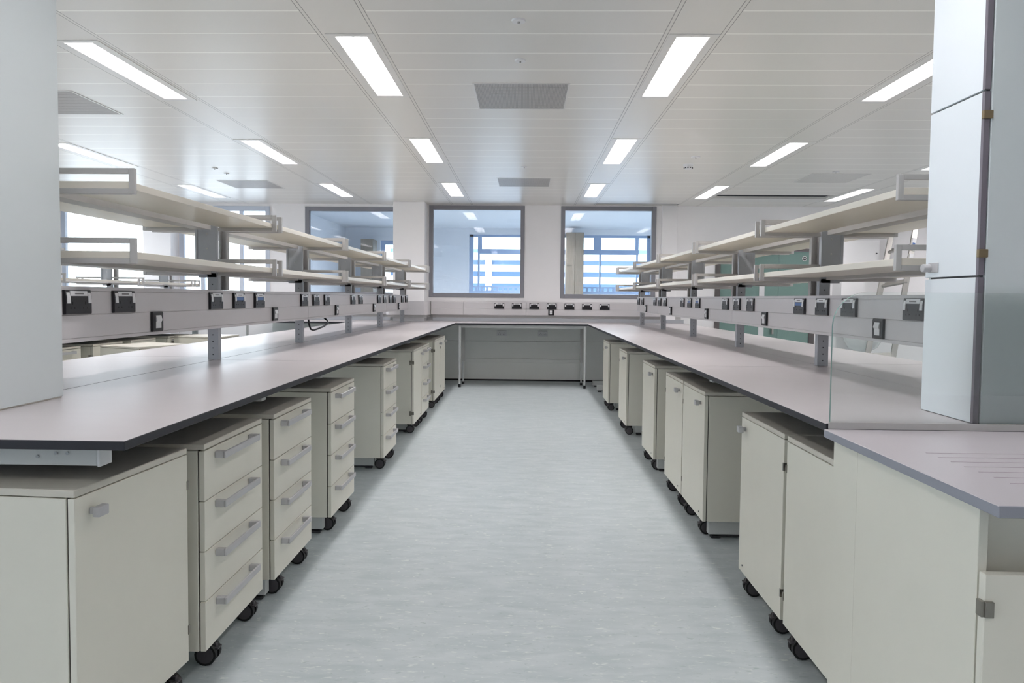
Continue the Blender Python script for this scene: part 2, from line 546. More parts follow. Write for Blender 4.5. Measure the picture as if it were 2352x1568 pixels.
# bench-top rail in the next room: the castellated strip along the bottom of its window
t = thing('louvred_sill', 'row of small square openings along the sill of the window across the next room', 'sill', (.7, 14.3, 0))
m = MB()
m.box(-1.1, 2.45, 14.30, 14.33, 1.345, 1.40).box(-1.1, 2.45, 14.30, 14.33, 1.46, 1.49)
x = -1.1
while x < 2.4:
    m.box(x, x + .045, 14.30, 14.33, 1.40, 1.46)
    x += .105
m.box(-1.1, -1.05, 14.30, 14.33, 0, 1.345).box(2.40, 2.45, 14.30, 14.33, 0, 1.345).build('sill_rail', M_extframe, t)
# building across the way
t = thing('office_building', 'white and blue banded office facade seen through the far windows', 'building', (0, 24, -4))
m = MB()
m.box(-6.2, 14, 24.3, 30, -4, 2.9)
m.build('facade_glazing', M_extglass, t)
for i, (a, b) in enumerate(((2.52, 2.76), (2.14, 2.36), (1.74, 1.97), (1.0, 1.5), (.0, .5), (-1, -.5), (-2, -1.5))):
    MB().box(-6.2, 14, 24.0, 24.3, a, b).build('spandrel_band', M_extwhite, t)
m = MB()
for x in (-4.8, -1.35, 1.55, 5, 9, 12.5):
    m.box(x, x + .22, 23.98, 24.3, -4, 2.9)
m.build('facade_column', M_extwhite, t)
tag(MB().box(-60, 60, NY + .4, 60, -4.2, -4).build('ground', M_ground), kind='structure')

# ------------------------------------------------------------------ ceiling fittings
pos_words = {0: 'left of the middle', 1: 'right of the middle', 2: 'above the left bench', 3: 'above the right bench',
             4: 'beyond the left bench', 5: 'beyond the right bench', 6: 'at the far left windows', 7: 'at the far right wall'}
ord_words = ['behind the viewer', 'just above the viewer', 'nearest of its row in the picture', 'second of its row in the picture', 'farthest of its row']
LD = {}
def make_lamp(lx, lw, a, b):
    t = thing('ceiling_light', 'x', 'ceiling light', (lx, (a + b) / 2, CZ), 'recessed louvred ceiling lights')
    x0, x1 = lx - lw / 2, lx + lw / 2
    m = MB()
    for p, q, r, s in cuts(lx - .132, lx + .132, a - .035, b + .035, [(x0, x1, a, b)]):
        m.box(p, q, r, s, CZ - .003, CZ + .0)
    m.build('frame', M_tile, t)
    m = MB()
    m.box(x0 + .0005, x0 + .003, a + .0005, b - .0005, CZ - .0015, CZ + .06).box(x1 - .003, x1 - .0005, a + .0005, b - .0005, CZ - .0015, CZ + .06)
    m.box(x0 + .003, x1 - .003, a + .0005, a + .003, CZ - .0015, CZ + .06).box(x0 + .003, x1 - .003, b - .003, b - .0005, CZ - .0015, CZ + .06)
    m.build('housing', M_steel, t)
    MB().box(x0 + .0035, x1 - .0035, a + .0035, b - .0035, CZ + .05, CZ + .056).build('diffuser', M_lamp, t)
    ld = bpy.data.lights.new('lamp_tubes', 'AREA')
    ld.shape = 'RECTANGLE'
    ld.size, ld.size_y = lw - .01, b - a - .02
    ld.energy = LAMP_W * lw / .18
    ld.spread = math.radians(128)
    ld.color = (1.0, .965, .955)
    LD[lw] = ld
    lo = bpy.data.objects.new('lamp_tubes', ld)
    COL.objects.link(lo)
    lo.parent = t
    lo.location = (0, 0, .045)
    m = MB()
    m.box(lx - .002, lx + .002, a + .0035, b - .0035, CZ + .0135, CZ + .034)
    n = 17
    for i in range(1, n):
        y = a + (b - a) * i / n
        m.box(x0 + .0035, x1 - .0035, y - .003, y + .003, CZ + .014, CZ + .032)
    m.build('louvre', M_louvre, t)
    return t
protos = {}
for lx, lw, a, b, li, k in LAMPS:
    if lw not in protos:
        protos[lw] = t = make_lamp(lx, lw, a, b)
    else:
        t = copy_tree(protos[lw])
        for ch in t.children:
            if ch.type == 'LIGHT':
                ch.data = LD[lw]
        t.location = (lx, (a + b) / 2, CZ)
    if k < 2:
        # the two rows nearest the viewer are dimmed to darken the foreground
        for ch in t.children:
            if ch.type == 'LIGHT':
                ch.data = ch.data.copy()
                ch.data.energy = LAMP_W * lw / .18 * .55
    t['label'] = 'recessed louvred ceiling light %s, %s' % (pos_words[li], ord_words[k])

for i, (x, y) in enumerate(ROOM2_FILL):  # unseen lamps added only to brighten the next room
    t = copy_tree(protos[.18])
    t.location = (x, y, CZ - .062)
    t['label'] = 'unseen fill light added to brighten the next room, behind the window piers'
    for ch in t.children:
        if ch.type == 'LIGHT':
            ch.data = ch.data.copy()
            ch.data.energy = 58
            ch.data.spread = math.pi
    t['group'] = 'added fill lights of the next room'

def grille(x0, x1, y0, y1, label, pale=False):
    t = thing('ceiling_grille', label, 'ceiling vent', ((x0 + x1) / 2, (y0 + y1) / 2, CZ), 'perforated ceiling grilles')
    m = MB()
    for p, q, r, s in cuts(x0 - .012, x1 + .012, y0 - .012, y1 + .012, [(x0, x1, y0, y1)]):
        m.box(p, q, r, s, CZ - .003, CZ)
    m.build('frame', M_tile, t)
    m = MB()
    n = 62
    for i in range(n):
        x = x0 + (x1 - x0) * (i + .5) / n
        m.box(x - .0032, x + .0032, y0, y1, CZ - .002, CZ - .0003)
    for i in range(1, 8):
        y = y0 + (y1 - y0) * i / 8
        m.box(x0, x1, y - .002, y + .002, CZ - .002, CZ - .0003)
    m.build('slats', M_tile if pale else M_steel, t)
    MB().box(x0, x1, y0, y1, CZ - .0003, CZ).build('backing', M_tile if pale else M_grille, t)
grille(-.347, .268, 4.726, 5.336, 'large grey perforated ceiling grille in the middle, nearest the viewer')
grille(-.335, .28, 8.41, 9.02, 'grey perforated ceiling grille in the middle near the back windows')
grille(-3.77, -3.15, 8.68, 9.29, 'ceiling grille near the back left, above the left windows')
grille(-3.77, -3.15, 4.93, 5.54, 'ceiling grille at the left, cut off by the left glass column')
grille(3.15, 3.77, 8.0, 8.6, 'pale ceiling grille at the right, in front of the open slot', True)

def disc_fit(x, y, r, name, label, cat, group=None, smoke=False):
    t = thing(name, label, cat, (x, y, CZ), group)
    MB().cyl((x, y, CZ - .004), 'z', r * .93, .008, 28, r2=r).build('cover_plate', M_white, t, smooth=True)
    if smoke:
        MB().cyl((x, y, CZ - .028), 'z', r * .62, .042, 28, r2=r * .85).build('detector_head', M_white, t, smooth=True)
        m = MB()
        for i in range(10):
            a = 2 * math.pi * i / 10
            m.box(x + r * .70 * math.cos(a) - .006, x + r * .70 * math.cos(a) + .006, y + r * .70 * math.sin(a) - .006, y + r * .70 * math.sin(a) + .006, CZ - .040, CZ - .030)
        m.build('sensor_slots', M_black, t)
    else:
        MB().cyl((x, y, CZ - .010), 'z', r * .16, .012, 12).build('nozzle', M_steel, t)
disc_fit(-.047, 3.66, .036, 'sprinkler_cover', 'white round sprinkler cover on the ceiling, nearest the viewer', 'sprinkler', 'sprinkler covers')
disc_fit(-.042, 4.264, .034, 'sprinkler_cover', 'round sprinkler on the ceiling just in front of the large grille', 'sprinkler', 'sprinkler covers')
disc_fit(-.023, 7.66, .034, 'sprinkler_cover', 'small sprinkler in front of the far middle ceiling grille', 'sprinkler', 'sprinkler covers')
disc_fit(-3.432, 7.86, .036, 'sprinkler_cover', 'small sprinkler on the ceiling at the left, farther from the left grille', 'sprinkler', 'sprinkler covers')
disc_fit(-3.44, 8.19, .030, 'sprinkler_cover', 'small sprinkler on the ceiling at the left, next to the left grille', 'sprinkler', 'sprinkler covers')
disc_fit(1.656, 7.10, .045, 'sprinkler_cover', 'small sprinkler on the ceiling beside the smoke detector', 'sprinkler', 'sprinkler covers')
disc_fit(3.344, 7.87, .036, 'sprinkler_cover', 'small sprinkler on the ceiling at the right, beside the pale grille', 'sprinkler', 'sprinkler covers')
disc_fit(1.677, 7.51, .058, 'smoke_detector', 'white smoke detector with dark slots hanging from the right ceiling', 'smoke detector', smoke=True)

# ------------------------------------------------------------------ benches
def worktop_part(parent, x0, x1, ys, z0=.877, z1=.9):
    for a, b in zip(ys, ys[1:]):
        MB().box(x0, x1, a + .0012, b - .0012, z0, z1, 1, 0).build('worktop', [M_top, M_edge], parent, bevel=.0012, seg=1)

def bench_frames(parent, xin, xout, xc, d, ys, yb, toe=.090, deep=(), dtoe=.125):
    """d = +1 when the aisle lies towards +x"""
    for y in ys:
        tx = dtoe if y in deep else toe
        MB().box(xin - d * .10, xout + d * .06, y, y + .05, .825, .872).build('support_beam', M_frame, parent, bevel=.004)
        m = MB()
        ysl = y - .03 if y < 2 else y
        m.box(xin - d * tx, xout + d * .10, ysl, ysl + .046, .022, .092)
        for q in (xin - d * (tx + .015), xin - d * .5, xout + d * .12):
            m.box(q, q - d * .05, ysl + .004, ysl + .042, 0, .022, 1)
        m.box(xin - d * (tx + .01), xout + d * .12, ysl + .004, ysl + .02, .010, .022, 1)
        m.build('sled_foot', [M_frame, M_dgrey], parent, bevel=.004)
        MB().box(xc - .035, xc + .035, y + .005, y + .045, .092, .825).build('upright', M_frame, parent)
    MB().box(xc - .03, xc + .03, ys[0] + .05, yb, .80, .825).build('spine_rail', M_frame, parent)

LB = thing('laboratory_bench', 'long double-sided island bench on the left with pale lilac-grey top and black edge', 'bench', (-1.711, 6, 0))
worktop_part(LB, -1.7095, -.967, [1.695, 3.9, 6.9, 9.917])
worktop_part(LB, -2.455, -1.7125, [1.695, 4.06, 7.06, 9.917])
bench_frames(LB, -.967, -2.455, -1.711, 1, [1.75, 2.87, 3.71, 5.15, 6.58, 8.09, 9.50], 9.9, .090, (5.15, 8.09))
bm_ = MB()
for x, z in ((-1.218, .848), (-1.171, .857), (-1.142, .857)):
    bm_.cyl((x, 1.748, z), 'y', .004, .004, 10)
bm_.build('screw', M_steel2, LB)
MB().box(-1.067, -1.060, 1.748, 1.802, .823, .874).build('end_cap', M_white, LB, bevel=.002)

RB = thing('laboratory_bench', 'long double-sided island bench on the right with pale lilac-grey top and black edge', 'bench', (1.628, 6, 0))
worktop_part(RB, .879, 1.6265, [2.085, 3.86, 6.9, 9.917])
worktop_part(RB, 1.6295, 2.377, [2.085, 4.10, 7.1, 9.917])
bench_frames(RB, .879, 2.377, 1.628, -1, [2.088, 3.738, 5.19, 6.59, 8.05, 9.595], 9.9, .100, (6.59, 8.05), .15)

BB = thing('laboratory_bench', 'bench along the back wall joining the two islands under the windows', 'bench', (0, 10.3, 0))
worktop_part(BB, -3.95, -2.4562, [9.9175, 10.745])
worktop_part(BB, -2.455, -.968, [9.9175, 10.745])
worktop_part(BB, -.9655, .8775, [9.917, 10.745])
worktop_part(BB, .8795, 2.377, [9.9175, 10.745])
MB().box(-1.39, 2.377, 10.745, 10.775, .9, .952).box(-3.85, -2.03, 10.745, 10.775, .9, .952).build('upstand', M_steel2, BB, bevel=.002)
for x, yy in ((-.905, 9.95), (.842, 9.95), (-3.90, 9.95)):
    m = MB().cyl((x, yy, .45), 'z', .014, .80, 14).cyl((x, yy, .62), 'z', .017, .49, 14).cyl((x, yy, .022), 'z', .018, .044, 14, 1)
    m.build('leg', [M_frame, M_black], BB, smooth=True)
for x, yy in ((-.888, 10.36), (.826, 10.36)):
    m = MB().box(x - .017, x + .017, yy - .017, yy + .017, .33, .83, 2).cyl((x, yy, .20), 'z', .012, .34, 14).cyl((x, yy, .018), 'z', .017, .036, 14, 1)
    m.build('leg', [M_frame, M_black, M_steel], BB)
MB().box(-.93, .865, 9.945, 9.975, .835, .877).box(-.92, -.88, 9.975, 10.70, .835, .877).box(.815, .855, 9.975, 10.70, .835, .877).build('underframe', M_frame, BB, bevel=.003)
# rear sled in the right corner
for y in (10.16,):
    MB().box(.975, 1.9, y, y + .05, .022, .085).box(1.0, 1.04, y, y + .05, 0, .022, 1).box(1.8, 1.84, y, y + .05, 0, .022, 1).build('sled_foot', [M_frame, M_dgrey], BB, bevel=.004)

# wall trunking above the back bench
WT = thing('wall_trunking', 'white plastic power trunking along the back wall under the windows', 'trunking', (0, 10.75, 1))
m = MB()
def trunk_run(m, x0, x1, yf, yb):
    m.box(x0, x1, yf, yb, 1.088, 1.190).box(x0, x1, yf, yb, .998, 1.086)
    m.box(x0, x1, yf + .003, yb, .991, 1.197)
    m.box(x0, x1, yf + .012, yb, 1.197, 1.203)
trunk_run(m, -1.415, -.93, 10.745, 10.82)
trunk_run(m, -.927, .02, 10.745, 10.82)
trunk_run(m, .023, 2.03, 10.745, 10.82)
trunk_run(m, -3.85, -2.045, 10.745, 10.82)
m.build('cover', M_trunk, WT, bevel=.003)
m = MB()
def rr(x0, x1, y0, y1, r, n=6):
    pts = [(x0, y1)]
    for i in range(n + 1):
        a = math.pi + (math.pi / 2) * i / n
        pts.append((x0 + r + r * math.cos(a), y0 + r + r * math.sin(a)))
    for i in range(n + 1):
        a = 1.5 * math.pi + (math.pi / 2) * i / n
        pts.append((x1 - r + r * math.cos(a), y0 + r + r * math.sin(a)))
    pts.append((x1, y1))
    return pts
m.prism(rr(-2.04, -1.42, 10.42, 10.499, .06), 'z', .991, 1.197)
m.box(-2.04, -1.95, 10.499, 10.82, .991, 1.197).box(-1.477, -1.42, 10.499, 10.82, .991, 1.197)
m.build('column_cover', M_trunk, WT, bevel=.003)
m = MB().box(-1.39, 2.34, 10.776, 10.82, .955, .990).box(-3.85, -2.05, 10.776, 10.82, .955, .990)
m.box(-2.02, -1.44, 10.44, 10.499, .955, .990).box(-2.02, -1.955, 10.499, 10.82, .955, .990).box(-1.475, -1.44, 10.499, 10.82, .955, .990)
m.build('cable_channel', M_steel, WT)
t2 = MB().box(2.262, 2.34, 10.79, 10.82, .991, 1.03).build('channel_end', M_steel, WT)

# ------------------------------------------------------------------ sockets and switches (local: face looks along +x, plate on x=0)
def face_pts(mode, c, px, py, pz):
    """local (out, along, up) -> world for mode 'L' (faces +x), 'R' (faces -x), 'B' (faces -y)"""
    x, y, z = c
    if mode == 'L': return (x + px, y + py, z + pz)
    if mode == 'R': return (x - px, y - py, z + pz)
    return (x + py, y - px, z + pz)
def lbox(m, mode, c, o0, o1, a0, a1, u0_, u1_, mi=0):
    p = face_pts(mode, c, o0, a0, u0_)
    q = face_pts(mode, c, o1, a1, u1_)
    m.box(p[0], q[0], p[1], q[1], p[2], q[2], mi)
def lprism(m, mode, c, prof, a0, a1, mi=0):
    # profile in (out, up), extruded along
    k = len(m.v)
    n = len(prof)
    for a in (a0, a1):
        for o, u in prof:
            m.v.append(face_pts(mode, c, o, a, u))
    for i in range(n):
        j = (i + 1) % n
        m.f.append((k + i, k + j, k + n + j, k + n + i)); m.m.append(mi)
    m.f.append(tuple(k + i for i in reversed(range(n)))); m.f.append(tuple(k + n + i for i in range(n)))
    m.m += [mi, mi]

def double_socket(parent, mode, c, plate=None, film=0):
    plate = plate or M_black
    m = MB()
    lprism(m, mode, c, [(0, -.043), (.011, -.043), (.013, -.040), (.013, .018), (.009, .043), (0, .043)], -.074, .074)
    for sx in (-.036, .036):
        lbox(m, mode, c, .0125, .0135, sx - .002, sx + .002, -.008, .002, 1)
        lbox(m, mode, c, .0125, .0135, sx - .014, sx - .008, -.024, -.018, 1)
        lbox(m, mode, c, .0125, .0135, sx + .008, sx + .014, -.024, -.018, 1)
    p = m.build('double_socket', [plate, M_hole], parent, bevel=.0015, seg=1)
    m = MB()
    lprism(m, mode, c, [(.010, .022), (.0145, .022), (.0125, .040), (.009, .040)], -.048, .048, 0)
    lprism(m, mode, c, [(.0125, .028), (.0148, .028), (.0142, .033), (.0125, .033)], -.024, .024, 1)
    m.build('label_strip', [M_white, M_ink], p)
    for s in (-1, 1):
        m = MB()
        lprism(m, mode, c, [(.011, -.004), (.0165, -.004), (.0155, .018), (.012, .034), (.009, .034)], s * .060 - .0085, s * .060 + .0085)
        m.build('rocker_switch', M_white, p)
    if film:
        m = MB()
        lbox(m, mode, c, .013, .0142, -.046, .046, .002, .019, 0)
        m.build('protective_film', M_blue, p)
    return p

def rocker_outlet(parent, mode, c):
    m = MB()
    lprism(m, mode, c, [(0, -.043), (.010, -.043), (.013, -.038), (.013, .038), (.010, .043), (0, .043)], -.043, .043)
    p = m.build('fused_switch', [M_black], parent, bevel=.0015, seg=1)
    m = MB()
    lprism(m, mode, c, [(.012, -.028), (.0145, -.028), (.0145, -.002), (.020, .006), (.0145, .027), (.012, .027)], -.022, .022)
    m.build('rocker_switch', M_white, p)
    return p

for i in range(7):
    double_socket(WT, 'B', (-.385 + .263 * i, 10.745, 1.134))
rocker_outlet(WT, 'B', (.394, 10.745, 1.044))
for x, lb in ((-.345, 'white double socket on the panel under the back bench, the left one'), (.275, 'white double socket on the panel under the back bench, the right one')):
    t = thing('wall_socket', lb, 'socket', (x, 10.8, .722), 'sockets under the back bench')
    MB().box(x - .074, x + .074, 10.788, 10.80, .68, .766).build('face_plate', M_white, t, bevel=.002)
    m = MB()
    for sx in (-.034, .034):
        m.box(x + sx - .003, x + sx + .003, 10.7875, 10.789, .722, .734).box(x + sx - .016, x + sx - .009, 10.7875, 10.789, .704, .710).box(x + sx + .009, x + sx + .016, 10.7875, 10.789, .704, .710)
    m.build('pin_holes', M_dgrey, t)
    MB().box(x - .066, x + .066, 10.785, 10.788, .752, .762).build('switch_strip', M_steel, t)

# ------------------------------------------------------------------ island racks
def rack(label, xc, d, posts, yend, first, tr=None, short=False):
    R = thing('shelving_rack', label, 'shelving', (xc, posts[0], .9))
    P = lambda a: xc + d * a
    for k, y in enumerate(posts):
        if k > 0 or not first:
            m = MB()
            m.box(xc - .029, xc + .029, y, y + .036, .9012, 1.375)
            for z in (.93, .966, 1.002, 1.038, 1.315):
                m.cyl((xc, y - .0005, z), 'y', .0035, .003, 8, 1)
            m.build('post', [M_steel2, M_dgrey], R)
            m = MB()
            m.box(P(.024), P(-.080), y, y + .03, 1.352, 1.640)
            m.box(P(-.080), P(-.095), y - .002, y + .04, 1.365, 1.640)
            for z in (1.43, 1.51, 1.59):
                m.cyl((P(-.03), y - .001, z), 'y', .005, .004, 10, 1)
            m.build('support_plate', [M_steel2, M_steel], R, bevel=.002)
        m = MB()
        m.box(P(.041), P(.034), y + .09, y + .122, 1.285, 1.640).box(P(.006), P(-.001), y + .09, y + .122, 1.285, 1.640).box(P(.034), P(.006), y + .112, y + .122, 1.285, 1.640, 0)
        if k == 0 and first:
            m.box(xc - .029, xc + .029, y + .085, y + .121, .9012, 1.285)
        m.build('channel_upright', [M_steel, M_dgrey], R)
    def bracket(y, z0, z1):
        for s, ln in ((1, .350), (-1, .385)):
            a = d * s
            x1 = xc + a * ln
            xi = xc + (d * .030 if s == 1 else -d * .09)
            m = MB()
            m.box(x1, x1 - a * .020, y, y + .016, z0, z1)
            m.box(x1 - a * .020, xi, y, y + .016, z1 - .019, z1)
            m.box(x1 - a * .020, xi, y, y + .022, z0, z0 + .019)
            m.build('shelf_bracket', M_steel, R, bevel=.0012, seg=1)
    levels = ((1.605, 1.694), (1.363, 1.453))
    n = len(posts)
    for z0, z1 in levels:
        zb = z0 + .019
        for k, y in enumerate(posts):
            if k > 0 or not first:
                bracket(y, z0, z1)
            bracket(y + .095, z0, z1)
        bracket(yend, z0, z1)
        ys = [p + .10 for p in posts]
        ye = [p + .012 for p in posts[1:]] + [yend + .012]
        for a, b in zip(ys, ye):
            MB().box(P(.047), P(.329), a, b, zb, zb + .025).build('shelf', M_shelf, R, bevel=.0015, seg=1)
            MB().box(P(-.097), P(-.364), a, b, zb, zb + .025).build('shelf', M_shelf, R, bevel=.0015, seg=1)
        for a, b in zip(posts, posts[1:] + [yend]):
            m = MB()
            m.box(P(-.002), P(-.088), a + .13, b - .012, z0 + .006, z0 + .010)
            m.box(P(-.002), P(-.008), a + .13, b - .012, z0 + .010, z0 + .036).box(P(-.082), P(-.088), a + .13, b - .012, z0 + .010, z0 + .036)
            m.build('shelf_rail', M_steel, R)
    if tr:
        y0, y1, seams, socks, sws, films, plate, tl = tr
        T = thing('service_trunking', tl, 'trunking', (xc, y0, 1.083))
        hw = .112
        cutsY = [y0] + seams + [y1]
        mode = 'L' if d > 0 else 'R'
        for a, b in zip(cutsY, cutsY[1:]):
            for s in (1, -1):
                xf = xc + d * s * hw
                xi = xc + d * s * (hw - .045)
                m = MB()
                g = .0022
                m.box(xf, xi, a + g, b - g, 1.182, 1.2655).box(xf, xi, a + g, b - g, 1.098, 1.180)
                m.box(xf, xi, a + g, b - g, 1.083, 1.0965).box(xf, xi, a + g, b - g, 1.267, 1.283)
                m.box(xf - d * s * .003, xi + d * s * .004, a + g, b - g, 1.086, 1.280, 1)
                m.build('trunking_cover' if s == 1 else 'rear_trunking_cover', [M_trunk, M_steel], T, bevel=.001, seg=1)
        # lids between the posts
        m = MB()
        pp = [y0] + [q for p in posts for q in (p - .004, p + .126) if p + .13 > y0 and p < y1] + [y1]
        if pp[1] < y0: pp = [y0, y0] + pp[2:]
        for a, b in zip(pp[::2], pp[1::2]):
            if b - a > .02:
                m.box(xc - .066, xc + .066, a, b, 1.270, 1.276).box(xc - .066, xc + .066, a, b, 1.090, 1.096)
        m.build('trunking_lid', M_trunk, T)
        MB().box(xc - .1125, xc + .1125, y1, y1 + .004, 1.082, 1.284).build('end_cap', M_steel, T)
        for i, y in enumerate(socks):
            double_socket(T, mode, (xc + d * hw, y, 1.2265), plate, film=(i in films))
        for y in sws:
            rocker_outlet(T, mode, (xc + d * hw, y, 1.1395))
    return R

rack('two-tier cream shelf rack on grey posts running along the left bench', -1.711, 1,
     [2.375, 3.88, 5.375, 6.885, 8.39, 9.905 - .0], 10.06 + .06, True,
     (2.42, 9.745, [5.243, 8.22], [2.508, 2.802, 3.651, 3.947, 4.253, 5.125, 5.417, 5.718, 6.589, 6.898, 7.77, 8.078, 8.423, 8.675, 9.261, 9.566],
      [3.057, 4.52, 6.016, 7.517, 9.007], (3, 4), M_black, 'white power trunking with black sockets running through the left shelf rack'))
rack('two-tier cream shelf rack on grey posts running along the right bench', 1.628, -1,
     [2.41, 3.93, 5.425, 6.925, 8.43, 9.93], 10.14, True,
     (2.45, 9.69, [5.265, 8.188], [2.808, 3.366, 3.669, 3.968, 4.828, 5.13, 5.425, 6.286, 6.594, 6.895, 7.745, 8.056, 8.354, 9.222, 9.54],
      [3.083, 4.536, 5.98, 7.446, 8.947], (3, 7, 8), M_dgrey, 'pale power trunking with dark grey sockets running through the right shelf rack'))
tag(MB().tube([(-1.72, 6.05, 1.08), (-1.70, 6.10, 1.05), (-1.66, 6.0, 1.03), (-1.64, 5.80, 1.010), (-1.64, 5.62, .996), (-1.645, 5.52, .99), (-1.65, 5.47, 1.0), (-1.655, 5.45, 1.03), (-1.66, 5.44, 1.08)], .007, 8).build('power_cable', M_cable, smooth=True),
    'short black cable drooping below the left trunking', 'cable')

# second island further left
L2 = thing('laboratory_bench', 'island bench beyond the left bench, half hidden behind the left trunking', 'bench', (-4.77, 6, 0))
worktop_part(L2, -4.7685, -4.02, [2.4, 5.4, 8.4, 10.35])
worktop_part(L2, -5.52, -4.7715, [2.4, 5.4, 8.4, 10.35])
bench_frames(L2, -4.02, -5.52, -4.77, 1, [2.6, 5.25, 8.75, 10.2], 10.2)
rack('shelf rack of the island beyond the left bench, seen between trunking and lower shelf', -4.77, 1, [3.9, 5.32, 6.68, 8.10, 9.40], 9.62, False)

# ------------------------------------------------------------------ pedestals (local: front faces +x at x=0, width along y 0..w, z from 0)
def caster(parent, x, y, w, brake):
    m = MB()
    m.box(x - .022, x + .022, y - .022, y + .022, .090, .100)
    m.cyl((x, y, .080), 'z', .012, .022, 10)
    m.box(x - .006, x + .026, y - .007, y + .007, .040, .082)
    p = m.build('caster', M_tyre, parent)
    m = MB()
    for s in (-1, 1):
        m.cyl((x + .018, y + s * .0165, .0365), 'y', .0365, .016, 22, 0, cap=0)
        m.cyl((x + .018, y + s * .0165, .0365), 'y', .029, .0175, 22, 1, cap=1)
    m.build('wheel', [M_tyre, M_disc], p, smooth=True)
    if brake:
        MB().box(x + .044, x + .060, y - .016, y + .016, .052, .058).box(x + .020, x + .050, y - .006, y + .006, .052, .07).build('brake_lever', M_disc, p, bevel=.001, seg=1)
    return p

def handle(parent, x, y0, y1, z):
    m = MB()
    m.box(x, x + .030, y0, y0 + .022, z - .012, z + .012).box(x, x + .030, y1 - .022, y1, z - .012, z + .012)
    m.box(x + .030, x + .038, y0, y1, z - .012, z + .012)
    m.build('handle', M_handle, parent, bevel=.003)

def pedestal(kind, w, label, group, dep=.56, hinge='near', knobs='far', cy=(.125, .46), ko=.08):
    t = thing('drawer_pedestal' if kind == 'drawer' else 'mobile_cupboard', label, 'drawer unit' if kind == 'drawer' else 'cupboard', (0, 0, 0), group)
    m = MB()
    m.box(-dep, -.023, 0, w, .100, .757)
    m.build('body', M_cream, t, bevel=.0015, seg=1)
    MB().box(-dep, 0, 0, w, .760, .778).build('top_panel', [M_creamshade], t, bevel=.0015, seg=1)
    MB().box(-.0225, -.018, .004, w - .004, .104, .7595).build('gap_shade_sheet', M_gap, t)  # dark sheet painted as the shade in the gap behind the fronts
    if kind == 'drawer':
        h = (.757 - .100) / 4
        for i in range(4):
            z0 = .100 + h * i + .0012
            dr = MB().box(-.018, 0, 0, w, z0, z0 + h - .0028).build('drawer', M_cream, t, bevel=.0012, seg=1)
            handle(dr, 0, .075, w - .115, z0 + h * .82)
    else:
        dr = MB().box(-.018, 0, 0, w, .100, .757).build('door', M_cream, t, bevel=.0012, seg=1)
        ky = w - ko if knobs == 'far' else ko
        if ko > .031: MB().box(0, .016, ky - .004, ky + .010, .704, .722).box(.014, .034, ky - .012, ky + .026, .700, .726).build('knob', M_handle, dr, bevel=.003)
        hy = 0 if hinge == 'near' else w
        m = MB()
        for z in (.20, .66):
            s = -1 if hinge == 'near' else 1
            m.box(-.030, .003, hy - .004, hy + .004, z - .014, z + .014)
            m.box(-.040, -.022, hy - .008 if s < 0 else hy, hy if s < 0 else hy + .008, z - .020, z + .020)
        m.build('hinge', M_nickel, dr)
        MB().cyl((.0005, ky + .0, .13), 'x', .004, .003, 10).build('door_buffer', M_dgrey, dr)
    for x in (-.068, -dep + .06):
        for y in cy:
            caster(t, x, y, w, x > -.1)
    return t

GP = 'mobile drawer units under the benches'
GC = 'mobile cupboards under the benches'
pd = pedestal('drawer', .50, 'a', GP)
pcN = pedestal('door', .50, 'a', GC, hinge='near', knobs='far')
pcF = pedestal('door', .50, 'a', GC, hinge='far', knobs='near', ko=.055)
qcN = pedestal('door', .50, 'a', GC, hinge='near', knobs='far', cy=(.04, .375))
qcK = pedestal('door', .50, 'a', GC, hinge='near', knobs='far', cy=(.04, .375), ko=.030)
qcF = pedestal('door', .50, 'a', GC, hinge='far', knobs='near', cy=(.04, .375), ko=.05)
used = set()
def put(proto, x, y, right, label, rot=None, shift=0.0):
    t = proto if proto.name not in used else copy_tree(proto)
    used.add(proto.name)
    t['label'] = label
    if right:
        t.location = (x, y + .5, 0)
        t.rotation_euler = (0, 0, math.pi)
    else:
        t.location = (x, y, 0)
    if rot is not None:
        t.rotation_euler = (0, 0, rot)
    if shift:
        # the rear casters of this unit stand clear of the bench's foot
        for ch in t.children:
            if ch.name.startswith('caster'):
                bx = [v.co for v in ch.data.vertices]
                cx_, cy_ = sum(v.x for v in bx) / len(bx), sum(v.y for v in bx) / len(bx)
                if cx_ < -.1 and (cy_ < .25) == (not right):
                    ch.location.y += shift
    return t
# left side: door hinged at far edge with its knob near the viewer
put(pcF, -1.090, 1.692, False, 'mobile cupboard nearest the viewer under the left bench, knob at its near edge', rot=-math.radians(4.4))
put(pd, -1.022, 2.246, False, 'four-drawer unit beside the nearest left cupboard, frontmost of the left drawer units')
put(pd, -1.006, 2.838, False, 'second four-drawer unit from the viewer under the left bench')
put(pd, -1.000, 3.665, False, 'third four-drawer unit from the viewer under the left bench')
put(pd, -1.000, 5.050, False, 'fourth four-drawer unit from the viewer under the left bench', shift=.08)
put(pcN, -1.000, 6.425, False, 'mobile cupboard under the left bench pushed against the last drawer unit')
put(pd, -.998, 6.935, False, 'last four-drawer unit under the left bench, far beyond a gap')
put(pcN, -1.000, 7.930, False, 'second last mobile cupboard under the left bench, near the back bench', shift=-.09)
put(pcN, -1.000, 8.450, False, 'last mobile cupboard under the left bench, closest to the back bench')
